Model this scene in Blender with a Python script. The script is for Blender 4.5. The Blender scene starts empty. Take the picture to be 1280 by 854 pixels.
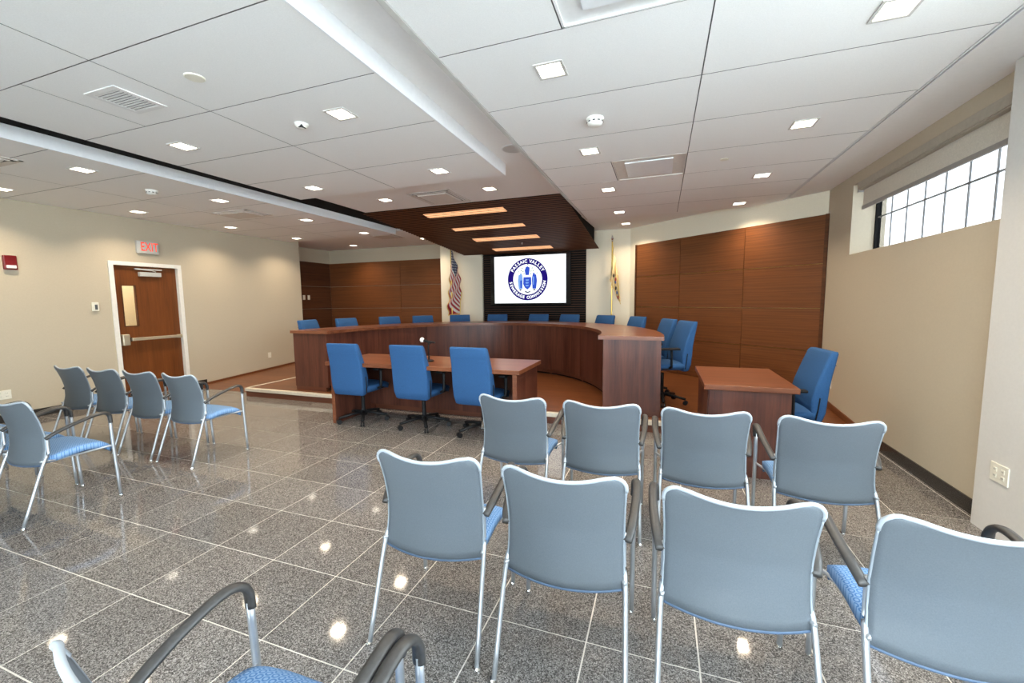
import bpy, bmesh, math, random
from mathutils import Vector, Matrix
random.seed(7)
S = bpy.context.scene
COL = S.collection
PI = math.pi

# ---------------------------------------------------------------- camera
def look_axes(yaw, pitch, roll):
    cy, sy, cp, sp = math.cos(yaw), math.sin(yaw), math.cos(pitch), math.sin(pitch)
    f = Vector((-sy*cp, cy*cp, -sp)); r = Vector((cy, sy, 0)); d = f.cross(r)
    c, s = math.cos(roll), math.sin(roll)
    return c*r + s*d, -s*r + c*d, f
right, down, fwd = look_axes(math.radians(19.702), math.radians(5.522), math.radians(0.651))
cam_d = bpy.data.cameras.new('camera'); cam = bpy.data.objects.new('camera', cam_d); COL.objects.link(cam)
cam_d.sensor_fit = 'HORIZONTAL'; cam_d.sensor_width = 36.0; cam_d.lens = 520.914*36/1280
cam_d.clip_start = 0.05; cam_d.clip_end = 200
M = Matrix.Identity(4)
for i in range(3):
    M[i][0] = right[i]; M[i][1] = -down[i]; M[i][2] = -fwd[i]
M[0][3], M[1][3], M[2][3] = 0, 0, 1.4925
cam.matrix_world = M
S.camera = cam

# ---------------------------------------------------------------- world, daylight, exposure
SKY = 18.0
LAMP_W = 12.0
W = bpy.data.worlds.new('overcast_sky'); S.world = W; W.use_nodes = True
bg = W.node_tree.nodes['Background']; bg.inputs[0].default_value = (0.80, 0.90, 1.0, 1); bg.inputs[1].default_value = SKY
vs = S.view_settings
vs.view_transform = 'Standard'; vs.look = 'None'; vs.gamma = 1; vs.use_curve_mapping = False
vs.exposure = 0.04

def portal(name, loc, rot, sx, sy):
    l = bpy.data.lights.new(name, 'AREA'); l.shape = 'RECTANGLE'; l.size = sx; l.size_y = sy
    l.cycles.is_portal = True
    o = bpy.data.objects.new(name, l); COL.objects.link(o); o.location = loc; o.rotation_euler = rot
    return o
portal('window_portal', (2.38, 4.6, 2.375), (0, PI/2, 0), 0.8, 2.8)
portal('window_portal', (2.38, -.2, 1.93), (0, PI/2, 0), 1.68, 4.8)
portal('window_portal', (-.7, -3.3, 1.5), (PI/2, 0, 0), 4.6, 2.6)

# ---------------------------------------------------------------- materials
MATS = {}
def nodes_of(name):
    m = bpy.data.materials.new(name); m.use_nodes = True
    nt = m.node_tree; b = nt.nodes['Principled BSDF']; MATS[name] = m
    return m, nt, b
def N(nt, t, **kw):
    n = nt.nodes.new(t)
    for k, v in kw.items(): setattr(n, k, v)
    return n
def L(nt, a, b): nt.links.new(a, b)
def plain(name, col, rough=.5, metal=0, noise=.06, scale=30, bump=0, spec=.5, coord='Object'):
    m, nt, b = nodes_of(name)
    b.inputs['Roughness'].default_value = rough; b.inputs['Metallic'].default_value = metal
    b.inputs['Specular IOR Level'].default_value = spec
    tc = N(nt, 'ShaderNodeTexCoord'); nz = N(nt, 'ShaderNodeTexNoise'); nz.inputs['Scale'].default_value = scale
    nz.inputs['Detail'].default_value = 3
    if coord == 'World':
        g = N(nt, 'ShaderNodeNewGeometry'); L(nt, g.outputs['Position'], nz.inputs['Vector'])
    else: L(nt, tc.outputs['Object'], nz.inputs['Vector'])
    r = N(nt, 'ShaderNodeValToRGB')
    r.color_ramp.elements[0].position = .3; r.color_ramp.elements[1].position = .7
    r.color_ramp.elements[0].color = tuple(c*(1-noise) for c in col) + (1,)
    r.color_ramp.elements[1].color = tuple(min(1, c*(1+noise)) for c in col) + (1,)
    L(nt, nz.outputs[0], r.inputs[0]); L(nt, r.outputs[0], b.inputs['Base Color'])
    if bump:
        bp = N(nt, 'ShaderNodeBump'); bp.inputs['Strength'].default_value = bump; bp.inputs['Distance'].default_value = .002
        L(nt, nz.outputs[0], bp.inputs['Height']); L(nt, bp.outputs[0], b.inputs['Normal'])
    return m
def emit(name, col, s):
    m = bpy.data.materials.new(name); m.use_nodes = True; nt = m.node_tree
    nt.nodes.remove(nt.nodes['Principled BSDF']); e = N(nt, 'ShaderNodeEmission')
    e.inputs[0].default_value = tuple(col)+(1,); e.inputs[1].default_value = s
    L(nt, e.outputs[0], nt.nodes['Material Output'].inputs[0]); MATS[name] = m; return m
def wood(name, dark, light, axis, rough=.35, stretch=14, scale=6, coord='Object', spec=.4, streak=.5):
    """grain running along axis ('x','y','z')"""
    m, nt, b = nodes_of(name)
    b.inputs['Roughness'].default_value = rough; b.inputs['Specular IOR Level'].default_value = spec
    mp = N(nt, 'ShaderNodeMapping')
    if coord == 'World': L(nt, N(nt, 'ShaderNodeNewGeometry').outputs['Position'], mp.inputs[0])
    else: L(nt, N(nt, 'ShaderNodeTexCoord').outputs['Object'], mp.inputs[0])
    sc = [stretch]*3; sc['xyz'.index(axis)] = .7
    mp.inputs['Scale'].default_value = sc
    a = N(nt, 'ShaderNodeTexNoise'); a.inputs['Scale'].default_value = scale; a.inputs['Detail'].default_value = 6
    a.inputs['Roughness'].default_value = .7
    c = N(nt, 'ShaderNodeTexNoise'); c.inputs['Scale'].default_value = scale*.22; c.inputs['Detail'].default_value = 2
    L(nt, mp.outputs[0], a.inputs['Vector']); L(nt, mp.outputs[0], c.inputs['Vector'])
    mx = N(nt, 'ShaderNodeMix', data_type='FLOAT'); mx.inputs[0].default_value = streak
    L(nt, a.outputs[0], mx.inputs[2]); L(nt, c.outputs[0], mx.inputs[3])
    r = N(nt, 'ShaderNodeValToRGB'); r.color_ramp.elements[0].position = .35; r.color_ramp.elements[1].position = .66
    r.color_ramp.elements[0].color = tuple(dark)+(1,); r.color_ramp.elements[1].color = tuple(light)+(1,)
    L(nt, mx.outputs[0], r.inputs[0]); L(nt, r.outputs[0], b.inputs['Base Color'])
    return m

WALLC = (.52, .45, .335)
plain('wall_paint', WALLC, .7, noise=.02, scale=60, coord='World')
plain('column_paint', (.66, .64, .60), .7, noise=.02, scale=60, coord='World')
plain('pillar_paint', (.78, .71, .56), .7, noise=.02, scale=60, coord='World')
plain('ceiling_panel', (.88, .87, .855), .9, noise=.035, scale=160, bump=.15, coord='World')
plain('ceiling_hard', (.86, .84, .82), .85, noise=.015, scale=40, coord='World')
plain('gap_shade_grey', (.16, .155, .15), .8, noise=.05)
plain('ceiling_trim', (.55, .53, .50), .5, noise=.03)
plain('fascia_white', (.85, .85, .86), .6, noise=.02)
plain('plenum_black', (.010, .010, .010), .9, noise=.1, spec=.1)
plain('white_frame', (.82, .80, .74), .45, noise=.03)
plain('vent_metal', (.68, .63, .58), .5, noise=.04)
plain('vent_white', (.78, .77, .76), .5, noise=.03)
plain('grout', (.66, .62, .56), .8, noise=.12, scale=90, coord='World')
plain('silver', (.46, .48, .51), .40, 0.7, noise=.03, scale=60)
plain('chrome', (.80, .80, .80), .15, 1, noise=.03)
plain('brass_steel', (.60, .52, .38), .38, .6, noise=.05)
plain('arm_plastic', (.045, .042, .04), .42, noise=.15, scale=80)
plain('black_plastic', (.010, .010, .011), .45, noise=.2, spec=.2)
plain('gloss_black', (.006, .006, .007), .08, noise=.1)
plain('blue_fabric', (.024, .084, .210), .85, noise=.16, scale=220, bump=.3, spec=.25)
plain('frame_blue', (.06, .10, .17), .5, noise=.08)
plain('seat_pan', (.03, .035, .04), .6, noise=.1)
plain('rail_dark', (.30, .34, .38), .45, .3, noise=.03)
plain('rail_silver', (.40, .44, .48), .5, .15, noise=.03)
plain('red_alarm', (.17, .006, .009), .35, noise=.08)
plain('sign_grey', (.52, .52, .50), .5, noise=.03)
plain('plate_ivory', (.80, .77, .66), .4, noise=.03)
plain('slot_dark', (.02, .02, .02), .6, noise=.1)
plain('lcd_grey', (.10, .11, .12), .3, noise=.1)
plain('gold', (.60, .40, .10), .3, .9, noise=.08)
plain('fringe', (.70, .50, .16), .7, noise=.2, scale=150)
plain('buff_cloth', (.84, .68, .38), .7, noise=.06, scale=40)
plain('patch_red', (.35, .04, .03), .7, noise=.1)
plain('patch_blue', (.08, .13, .32), .7, noise=.1)
plain('patch_dark', (.06, .05, .04), .7, noise=.1)
plain('shade_fabric', (.66, .62, .53), .8, noise=.08, scale=120)
plain('shade_bar', (.30, .28, .26), .5, noise=.05)
plain('shade_case', (.42, .38, .31), .5, noise=.05)
plain('nosing', (.58, .53, .44), .5, noise=.06, coord='World')
plain('foam_white', (.8, .8, .78), .9, noise=.1, scale=200, bump=.4)
plain('corridor_paint', (.72, .62, .44), .8, noise=.02)
plain('muntin', (.22, .22, .22), .5, noise=.05)
plain('ground_pale', (.80, .80, .79), .9, noise=.1, scale=.5)
plain('frosted', (.80, .81, .83), .35, noise=.02)
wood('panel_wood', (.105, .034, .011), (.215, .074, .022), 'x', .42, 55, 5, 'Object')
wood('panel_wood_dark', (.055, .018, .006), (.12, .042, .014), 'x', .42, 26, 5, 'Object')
wood('desk_wood', (.045, .012, .0075), (.130, .042, .024), 'z', .38, 12, 4, 'World')
wood('desk_top_wood', (.10, .030, .014), (.235, .082, .036), 'x', .28, 9, 4, 'World')
wood('door_wood', (.115, .033, .007), (.20, .062, .014), 'z', .4, 14, 5, 'World')
wood('floor_wood', (.085, .027, .010), (.20, .070, .024), 'x', .30, 16, 4, 'World')
wood('riser_wood', (.07, .022, .012), (.14, .045, .022), 'x', .4, 10, 4, 'World')
wood('slat_wood', (.062, .020, .007), (.16, .054, .019), 'x', .55, 16, 5, 'Object', spec=.15)
wood('slat_wall_wood', (.045, .019, .009), (.09, .04, .019), 'x', .55, 16, 5, 'Object', spec=.2)
wood('base_wood', (.10, .032, .012), (.20, .07, .026), 'y', .4, 10, 4, 'World')

def granite():
    m, nt, b = nodes_of('granite')
    b.inputs['Roughness'].default_value = .06; b.inputs['Specular IOR Level'].default_value = .5
    g = N(nt, 'ShaderNodeNewGeometry'); oi = N(nt, 'ShaderNodeObjectInfo')
    v = N(nt, 'ShaderNodeTexVoronoi'); v.inputs['Scale'].default_value = 250
    n1 = N(nt, 'ShaderNodeTexNoise'); n1.inputs['Scale'].default_value = 170; n1.inputs['Detail'].default_value = 4; n1.inputs['Roughness'].default_value = .8
    L(nt, g.outputs['Position'], v.inputs['Vector']); L(nt, g.outputs['Position'], n1.inputs['Vector'])
    sep = N(nt, 'ShaderNodeSeparateColor'); L(nt, v.outputs['Color'], sep.inputs[0])
    r = N(nt, 'ShaderNodeValToRGB'); cr = r.color_ramp; cr.interpolation = 'LINEAR'
    cr.elements[0].position = 0; cr.elements[0].color = (.036, .033, .031, 1)
    cr.elements[1].position = 1; cr.elements[1].color = (.55, .52, .49, 1)
    for p, c in ((.28, (.075, .069, .064)), (.52, (.175, .160, .148)), (.80, (.29, .27, .255))):
        e = cr.elements.new(p); e.color = c+(1,)
    mx = N(nt, 'ShaderNodeMix', data_type='FLOAT'); mx.inputs[0].default_value = .22
    L(nt, sep.outputs[0], mx.inputs[2]); L(nt, n1.outputs[0], mx.inputs[3]); L(nt, mx.outputs[0], r.inputs[0])
    hs = N(nt, 'ShaderNodeHueSaturation'); L(nt, r.outputs[0], hs.inputs['Color'])
    mr = N(nt, 'ShaderNodeMapRange'); mr.inputs[3].default_value = .9; mr.inputs[4].default_value = 1.1
    L(nt, oi.outputs['Random'], mr.inputs[0]); L(nt, mr.outputs[0], hs.inputs['Value'])
    L(nt, hs.outputs[0], b.inputs['Base Color'])
granite()
plain('granite_base', (.035, .032, .030), .25, noise=.7, scale=180, coord='World')

def ring_fabric():
    m, nt, b = nodes_of('ring_fabric')
    b.inputs['Roughness'].default_value = .85; b.inputs['Specular IOR Level'].default_value = .2
    tc = N(nt, 'ShaderNodeTexCoord'); sx = N(nt, 'ShaderNodeSeparateXYZ'); L(nt, tc.outputs['Object'], sx.inputs[0])
    def math_(op, a, bb=None):
        n = N(nt, 'ShaderNodeMath', operation=op)
        for i, x in enumerate((a, bb)):
            if x is None: continue
            if isinstance(x, (int, float)): n.inputs[i].default_value = x
            else: L(nt, x, n.inputs[i])
        return n.outputs[0]
    P = .024
    vy = math_('DIVIDE', sx.outputs[1], P*.86); row = math_('FLOOR', vy)
    off = math_('MULTIPLY', math_('MODULO', row, 2), .5)
    vx = math_('ADD', math_('DIVIDE', sx.outputs[0], P), off)
    fx = math_('SUBTRACT', math_('FRACT', vx), .5); fy = math_('MULTIPLY', math_('SUBTRACT', math_('FRACT', vy), .5), .86)
    d = math_('SQRT', math_('ADD', math_('MULTIPLY', fx, fx), math_('MULTIPLY', fy, fy)))
    ring = math_('LESS_THAN', math_('ABSOLUTE', math_('SUBTRACT', d, .34)), .10)
    mx = N(nt, 'ShaderNodeMix', data_type='RGBA'); L(nt, ring, mx.inputs[0])
    mx.inputs[6].default_value = (.22, .36, .58, 1); mx.inputs[7].default_value = (.08, .195, .42, 1)
    L(nt, mx.outputs[2], b.inputs['Base Color'])
ring_fabric()

def mesh_fabric():
    m, nt, b = nodes_of('mesh_fabric')
    b.inputs['Base Color'].default_value = (.20, .255, .31, 1); b.inputs['Roughness'].default_value = .42
    b.inputs['Specular IOR Level'].default_value = .4
    tc = N(nt, 'ShaderNodeTexCoord')
    w = N(nt, 'ShaderNodeTexNoise'); w.inputs['Scale'].default_value = 260; L(nt, tc.outputs['Object'], w.inputs['Vector'])
    r = N(nt, 'ShaderNodeValToRGB'); r.color_ramp.elements[0].color = (.112, .134, .156, 1); r.color_ramp.elements[1].color = (.185, .210, .236, 1)
    L(nt, w.outputs[0], r.inputs[0]); L(nt, r.outputs[0], b.inputs['Base Color'])
    tr = N(nt, 'ShaderNodeBsdfTransparent'); tl = N(nt, 'ShaderNodeBsdfTranslucent'); tl.inputs[0].default_value = (.22, .28, .34, 1)
    m1 = N(nt, 'ShaderNodeMixShader'); m1.inputs[0].default_value = .22; L(nt, b.outputs[0], m1.inputs[1]); L(nt, tl.outputs[0], m1.inputs[2])
    m2 = N(nt, 'ShaderNodeMixShader'); m2.inputs[0].default_value = .10; L(nt, m1.outputs[0], m2.inputs[1]); L(nt, tr.outputs[0], m2.inputs[2])
    L(nt, m2.outputs[0], nt.nodes['Material Output'].inputs[0])
mesh_fabric()

def glass():
    m = bpy.data.materials.new('glass'); m.use_nodes = True; nt = m.node_tree; MATS['glass'] = m
    nt.nodes.remove(nt.nodes['Principled BSDF'])
    t = N(nt, 'ShaderNodeBsdfTransparent'); t.inputs[0].default_value = (.96, .98, .97, 1)
    g = N(nt, 'ShaderNodeBsdfGlossy'); g.inputs['Roughness'].default_value = .02
    mx = N(nt, 'ShaderNodeMixShader'); mx.inputs[0].default_value = .05; L(nt, t.outputs[0], mx.inputs[1]); L(nt, g.outputs[0], mx.inputs[2])
    L(nt, mx.outputs[0], nt.nodes['Material Output'].inputs[0])
glass()

def frosted_pane():
    m = bpy.data.materials.new('obscure_glass'); m.use_nodes = True; nt = m.node_tree; MATS['obscure_glass'] = m
    nt.nodes.remove(nt.nodes['Principled BSDF'])
    t = N(nt, 'ShaderNodeBsdfTransparent'); t.inputs[0].default_value = (.42, .42, .42, 1)
    g = N(nt, 'ShaderNodeBsdfGlossy'); g.inputs['Roughness'].default_value = .1
    mx = N(nt, 'ShaderNodeMixShader'); mx.inputs[0].default_value = .05; L(nt, t.outputs[0], mx.inputs[1]); L(nt, g.outputs[0], mx.inputs[2])
    L(nt, mx.outputs[0], nt.nodes['Material Output'].inputs[0])
frosted_pane()

def flag_cloth():
    """thirteen stripes and a star-dotted canton, printed by UV"""
    m, nt, b = nodes_of('stripe_cloth'); b.inputs['Roughness'].default_value = .6
    uv = N(nt, 'ShaderNodeUVMap'); uv.uv_map = 'UVMap'; s = N(nt, 'ShaderNodeSeparateXYZ'); L(nt, uv.outputs[0], s.inputs[0])
    def mm(op, a, bb=None):
        n = N(nt, 'ShaderNodeMath', operation=op)
        for i, x in enumerate((a, bb)):
            if x is None: continue
            if isinstance(x, (int, float)): n.inputs[i].default_value = x
            else: L(nt, x, n.inputs[i])
        return n.outputs[0]
    u, v = s.outputs[0], s.outputs[1]
    st = mm('MODULO', mm('FLOOR', mm('MULTIPLY', v, 13)), 2)
    a = N(nt, 'ShaderNodeMix', data_type='RGBA'); L(nt, st, a.inputs[0]); a.inputs[6].default_value = (.30, .010, .018, 1); a.inputs[7].default_value = (.60, .55, .50, 1)
    can = mm('MULTIPLY', mm('LESS_THAN', u, .40), mm('LESS_THAN', v, 7/13))
    fx = mm('SUBTRACT', mm('FRACT', mm('MULTIPLY', u, 15)), .5); fy = mm('SUBTRACT', mm('FRACT', mm('MULTIPLY', v, 9.3)), .5)
    dot = mm('LESS_THAN', mm('ADD', mm('MULTIPLY', fx, fx), mm('MULTIPLY', fy, fy)), .05)
    c = N(nt, 'ShaderNodeMix', data_type='RGBA'); L(nt, dot, c.inputs[0]); c.inputs[6].default_value = (.008, .010, .045, 1); c.inputs[7].default_value = (.5, .5, .5, 1)
    o = N(nt, 'ShaderNodeMix', data_type='RGBA'); L(nt, can, o.inputs[0]); L(nt, a.outputs[2], o.inputs[6]); L(nt, c.outputs[2], o.inputs[7])
    L(nt, o.outputs[2], b.inputs['Base Color'])
flag_cloth()
emit('lamp_lens', (1, .90, .74), 9)
emit('strip_lens', (1, .50, .25), 1.4)
emit('screen_white', (.93, .97, 1.0), 1.35)
emit('screen_navy', (.018, .008, .19), 1.0)
emit('screen_blue', (.04, .10, .62), 1.0)
emit('screen_light_blue', (.22, .42, .90), 1.0)
emit('screen_green', (.30, .45, .30), 1.0)
emit('screen_grey', (.12, .14, .20), 1.0)
emit('exit_red', (1.0, .10, .06), 1.3)

# ---------------------------------------------------------------- mesh helpers
def obj(name, bm, mat, parent=None, smooth=False):
    me = bpy.data.meshes.new(name); bmesh.ops.recalc_face_normals(bm, faces=bm.faces); bm.to_mesh(me); bm.free()
    if smooth:
        for p in me.polygons: p.use_smooth = True
    me.materials.append(MATS[mat]); return link(name, me, parent)
def link(name, me, parent=None):
    o = bpy.data.objects.new(name, me); COL.objects.link(o)
    if parent: o.parent = parent
    return o
def thing(name, label, cat, loc=(0, 0, 0), rz=0, group=None):
    o = bpy.data.objects.new(name, None); COL.objects.link(o); o.location = loc; o.rotation_euler = (0, 0, rz)
    return tag(o, label, cat, group)
def tag(o, label, cat, group=None, kind=None):
    o['label'] = label; o['category'] = cat
    if group: o['group'] = group
    if kind: o['kind'] = kind
    return o
def struct(o, label, cat): return tag(o, label, cat, kind='structure')
def copy_tree(o, parent=None):
    c = o.copy(); COL.objects.link(c); c.parent = parent
    for ch in list(o.children): copy_tree(ch, c)
    return c
def B(): return bmesh.new()
def bx(bm, x0, x1, y0, y1, z0, z1, bev=0):
    vs_ = [bm.verts.new((x, y, z)) for x in (x0, x1) for y in (y0, y1) for z in (z0, z1)]
    fs = [(0, 1, 3, 2), (4, 6, 7, 5), (0, 4, 5, 1), (2, 3, 7, 6), (0, 2, 6, 4), (1, 5, 7, 3)]
    f = [bm.faces.new([vs_[i] for i in q]) for q in fs]
    if bev:
        es = list({e for q in f for e in q.edges})
        bmesh.ops.bevel(bm, geom=es, offset=bev, segments=2, affect='EDGES', profile=.5)
    return bm
def boxo(name, mat, parent, *a, bev=0): return obj(name, bx(B(), *a, bev=bev), mat, parent)
def prism(bm, poly, z0, z1):
    lo = [bm.verts.new((x, y, z0)) for x, y in poly]; hi = [bm.verts.new((x, y, z1)) for x, y in poly]
    n = len(poly); bm.faces.new(lo[::-1]); bm.faces.new(hi)
    for i in range(n): bm.faces.new((lo[i], lo[(i+1) % n], hi[(i+1) % n], hi[i]))
    return bm
def cyl(bm, c, r, z0, z1, n=16, r2=None):
    r2 = r if r2 is None else r2
    a = [bm.verts.new((c[0]+r*math.cos(t), c[1]+r*math.sin(t), z0)) for t in [2*PI*i/n for i in range(n)]]
    b = [bm.verts.new((c[0]+r2*math.cos(t), c[1]+r2*math.sin(t), z1)) for t in [2*PI*i/n for i in range(n)]]
    bm.faces.new(a[::-1]); bm.faces.new(b)
    for i in range(n): bm.faces.new((a[i], a[(i+1) % n], b[(i+1) % n], b[i]))
    return bm
def lathe(bm, prof, c=(0, 0), n=16):
    rings = [[bm.verts.new((c[0]+r*math.cos(2*PI*i/n), c[1]+r*math.sin(2*PI*i/n), z)) for i in range(n)] for r, z in prof]
    for a, b in zip(rings, rings[1:]):
        for i in range(n): bm.faces.new((a[i], a[(i+1) % n], b[(i+1) % n], b[i]))
    bm.faces.new(rings[0][::-1]); bm.faces.new(rings[-1]); return bm
def loft(bm, rings):
    R = [[bm.verts.new(p) for p in r] for r in rings]; n = len(R[0])
    for a, b in zip(R, R[1:]):
        for i in range(n): bm.faces.new((a[i], a[(i+1) % n], b[(i+1) % n], b[i]))
    bm.faces.new(R[0][::-1]); bm.faces.new(R[-1]); return bm
def smooth_path(pts, k=4):
    P = [Vector(p) for p in pts]; P = [2*P[0]-P[1]] + P + [2*P[-1]-P[-2]]; out = []
    for i in range(1, len(P)-2):
        a, b, c, d = P[i-1:i+3]
        for j in range(k):
            t = j/k
            out.append(.5*((2*b)+(c-a)*t+(2*a-5*b+4*c-d)*t*t+(3*b-a-3*c+d)*t**3))
    out.append(P[-2]); return out
def tube(bm, pts, r, seg=8, r2=None, k=0, up=Vector((0, 0, 1))):
    """round or oval tube; r along 'up', r2 across"""
    P = smooth_path(pts, k) if k else [Vector(p) for p in pts]
    r2 = r if r2 is None else r2; rings = []
    for i, p in enumerate(P):
        t = (P[min(i+1, len(P)-1)]-P[max(i-1, 0)]).normalized()
        u = up if abs(t.dot(up)) < .97 else Vector((0, 1, 0))
        s = t.cross(u).normalized(); u = s.cross(t).normalized()
        ra = r[i*(len(r)-1)//max(1, len(P)-1)] if isinstance(r, (list, tuple)) else r
        rings.append([p+u*ra*math.cos(2*PI*j/seg)+s*(r2 if not isinstance(r, (list, tuple)) else ra)*math.sin(2*PI*j/seg) for j in range(seg)])
    return loft(bm, rings)
def shell(bm, P, Q, nu, nv):
    """closed slab between two surfaces P(u,v) and Q(u,v), u,v in 0..1"""
    A = [[bm.verts.new(P(i/nu, j/nv)) for j in range(nv+1)] for i in range(nu+1)]
    C = [[bm.verts.new(Q(i/nu, j/nv)) for j in range(nv+1)] for i in range(nu+1)]
    for i in range(nu):
        for j in range(nv):
            bm.faces.new((A[i][j], A[i+1][j], A[i+1][j+1], A[i][j+1])); bm.faces.new((C[i][j], C[i][j+1], C[i+1][j+1], C[i+1][j]))
    ed = [(i, 0) for i in range(nu)]+[(nu, j) for j in range(nv)]+[(i, nv) for i in range(nu, 0, -1)]+[(0, j) for j in range(nv, 0, -1)]
    for a, b in zip(ed, ed[1:]+ed[:1]):
        bm.faces.new((A[a[0]][a[1]], C[a[0]][a[1]], C[b[0]][b[1]], A[b[0]][b[1]]))
    return bm
def rrect(cx, cy, hw, hd, r, z, n=4):
    out = []
    for q, (sx, sy) in enumerate(((1, 1), (-1, 1), (-1, -1), (1, -1))):
        for i in range(n+1):
            t = PI/2*(q+i/n); out.append((cx+sx*(hw-r)+r*math.cos(t), cy+sy*(hd-r)+r*math.sin(t), z))
    return out
def transform(bm, mat): bmesh.ops.transform(bm, matrix=mat, verts=bm.verts); return bm

ZC = 2.88      # ceiling panel level
ZH = 3.0       # ceiling above the slots
ZK = 2.94      # hard ceiling at the back
XL, XR = -7.98, 2.04
DZ = .13       # dais height
YD = 4.84      # dais front

# ================================================================ SETTING
# ---- floor with granite tiles
T = .4572; GX, GY = -3.9364, .7837
floor = boxo('floor', 'grout', None, -9.6, 2.5, -3.4, 9.8, -.12, -.002)
struct(floor, 'polished speckled grey granite tile floor with pale joints', 'floor')
tile_me = None; rest = B(); cells = []
for i in range(-13, 14):
    for j in range(-10, 19):
        x, y = GX+i*T, GY+j*T
        if x+T < XL-.02 or x > XR+.28 or y+T < -3.2: continue
        if y+.02 > YD and -6.4 < x and x+T < .98: continue
        if y > 5.1: continue
        c = Vector((x+T/2, y+T/2, 0)); d = c-Vector((0, 0, 1.49)); px = d.dot(right)/max(.01, d.dot(fwd))
        vis = d.dot(fwd) > .2 and abs(px) < 1.45 and d.dot(down)/d.dot(fwd) < 1.15
        cells.append((not vis, d.length, x, y))
cells.sort()
for k, (_, _, x, y) in enumerate(cells):
    x0, x1, y0, y1 = x+.0034, min(x+T-.0034, XR+.2), y+.0034, y+T-.0034
    if k < 300 and x1-x0 > T-.01:
        if tile_me is None:
            o = boxo('tile', 'granite', floor, -T/2+.0034, T/2-.0034, -T/2+.0034, T/2-.0034, -.012, 0); tile_me = o.data
        else: o = link('tile', tile_me, floor)
        o.location = (x+T/2, y+T/2, 0)
    else: bx(rest, x0, x1, y0, y1, -.012, 0)
o = obj('outer_tiles', rest, 'granite', floor); o['kind'] = 'stuff'

# ---- dais, nosing and ramps
dais = struct(boxo('floor_dais', 'floor_wood', None, -6.35, .95, YD+.03, 9.5, 0, DZ), 'raised dais floor of orange-brown wood', 'platform')
boxo('riser', 'riser_wood', dais, -6.35, .95, YD, YD+.03, 0, DZ-.045)
boxo('nosing', 'nosing', dais, -6.36, .96, YD-.02, YD+.045, DZ-.045, DZ+.006, bev=.006)
boxo('side_nosing', 'nosing', dais, -6.375, -6.335, YD+.045, 7.6, DZ-.02, DZ+.006)
def ramp(name, x0, x1, y0, y1, yend, label):
    bm = B()
    pr_ = [(y0, 0.001), (y1, DZ-.002), (yend, DZ-.002), (yend, -.01), (y0, -.01)]
    a = [bm.verts.new((x0, y, z)) for y, z in pr_]; b = [bm.verts.new((x1, y, z)) for y, z in pr_]
    bm.faces.new(a); bm.faces.new(b[::-1])
    for i in range(5): bm.faces.new((a[i], b[i], b[(i+1) % 5], a[(i+1) % 5]))
    return struct(obj(name, bm, 'floor_wood'), label, 'ramp')
ramp('floor_ramp_left', -8.74, -6.35, 5.05, 7.5, 9.5, 'wood ramp rising beside the left wall to the dais')
ramp('floor_ramp_right', .95, 2.3, 4.92, 6.8, 8.0, 'wood ramp along the right wall beside the side table')

# ---- left wall with door opening
bm = B()
bx(bm, XL-.15, XL, -3.2, 4.04, 0, 3.0); bx(bm, XL-.15, XL, 4.99, 7.48, 0, 3.0); bx(bm, XL-.15, XL, 4.04, 4.99, 2.14, 3.0)
bx(bm, -8.9, XL, 7.48, 7.63, 0, 3.0)
wall_left = struct(obj('wall_left', bm, 'wall_paint'), 'long beige painted wall with the exit door', 'wall')
bm = B(); bx(bm, XL, XL+.012, -3.2, 3.99, 0, .105); bx(bm, XL, XL+.012, 5.035, 5.32, 0, .105)
struct(obj('baseboard_left', bm, 'granite_base'), 'dark granite baseboard along the beige door wall', 'baseboard')
def slope_strip(name, x0, x1, pts, h, label):
    bm = B(); a = []; 
    for x in (x0, x1):
        a.append([bm.verts.new((x, y, z)) for y, z in pts]+[bm.verts.new((x, y, z+h)) for y, z in pts[::-1]])
    n = len(a[0]); bm.faces.new(a[0]); bm.faces.new(a[1][::-1])
    for i in range(n): bm.faces.new((a[0][i], a[1][i], a[1][(i+1) % n], a[0][(i+1) % n]))
    return struct(obj(name, bm, 'base_wood'), label, 'baseboard')
slope_strip('trim_1', XL, XL+.012, [(5.32, .012), (7.5, DZ), (7.63, DZ)], .035, 'thin brown wood strip where the left wall meets the ramp')
slope_strip('trim_2', XR-.012, XR, [(4.95, .0), (6.72, DZ)], .075, 'brown wood baseboard where the right wall meets the ramp')

# ---- recess + back wall
bm = B(); bx(bm, -8.89, -8.77, 7.63, 9.5, 0, 3.0)
wall_recess = struct(obj('wall_recess', bm, 'wall_paint'), 'shallow side wall of the recess behind the left end of the dais', 'wall')
bm = B(); bx(bm, -8.9, -5.03, 9.42, 9.55, 0, 3.0); bx(bm, -4.95, -3.94, 9.08, 9.55, 0, 3.0); bx(bm, -1.52, -.3, 9.0, 9.55, 0, 3.0); bx(bm, -3.94, -1.52, 9.12, 9.5, 0, 3.0)
wall_back = struct(obj('wall_back', bm, 'wall_paint'), 'far wall behind the dais with wood panels, pillars and slats', 'wall')
boxo('pillar', 'pillar_paint', wall_back, -5.03, -3.94, 9.0, 9.42, 0, 3.0)
boxo('pillar', 'pillar_paint', wall_back, -1.52, -.47, 8.985, 9.01, 0, 3.0)
boxo('slat_backing', 'plenum_black', wall_back, -3.94, -1.52, 9.07, 9.12, 0, 3.0)
sm = None; z = DZ+.02
while z < 2.60:
    if sm is None: o = boxo('slat', 'slat_wall_wood', wall_back, -1.21, 1.21, -.012, .012, -.0075, .0075); sm = o.data
    else: o = link('slat', sm, wall_back)
    o.location = (-2.73, 9.055, z); z += .0505
ROWS = [DZ, .77, 1.35, 1.945, 2.584]
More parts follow.
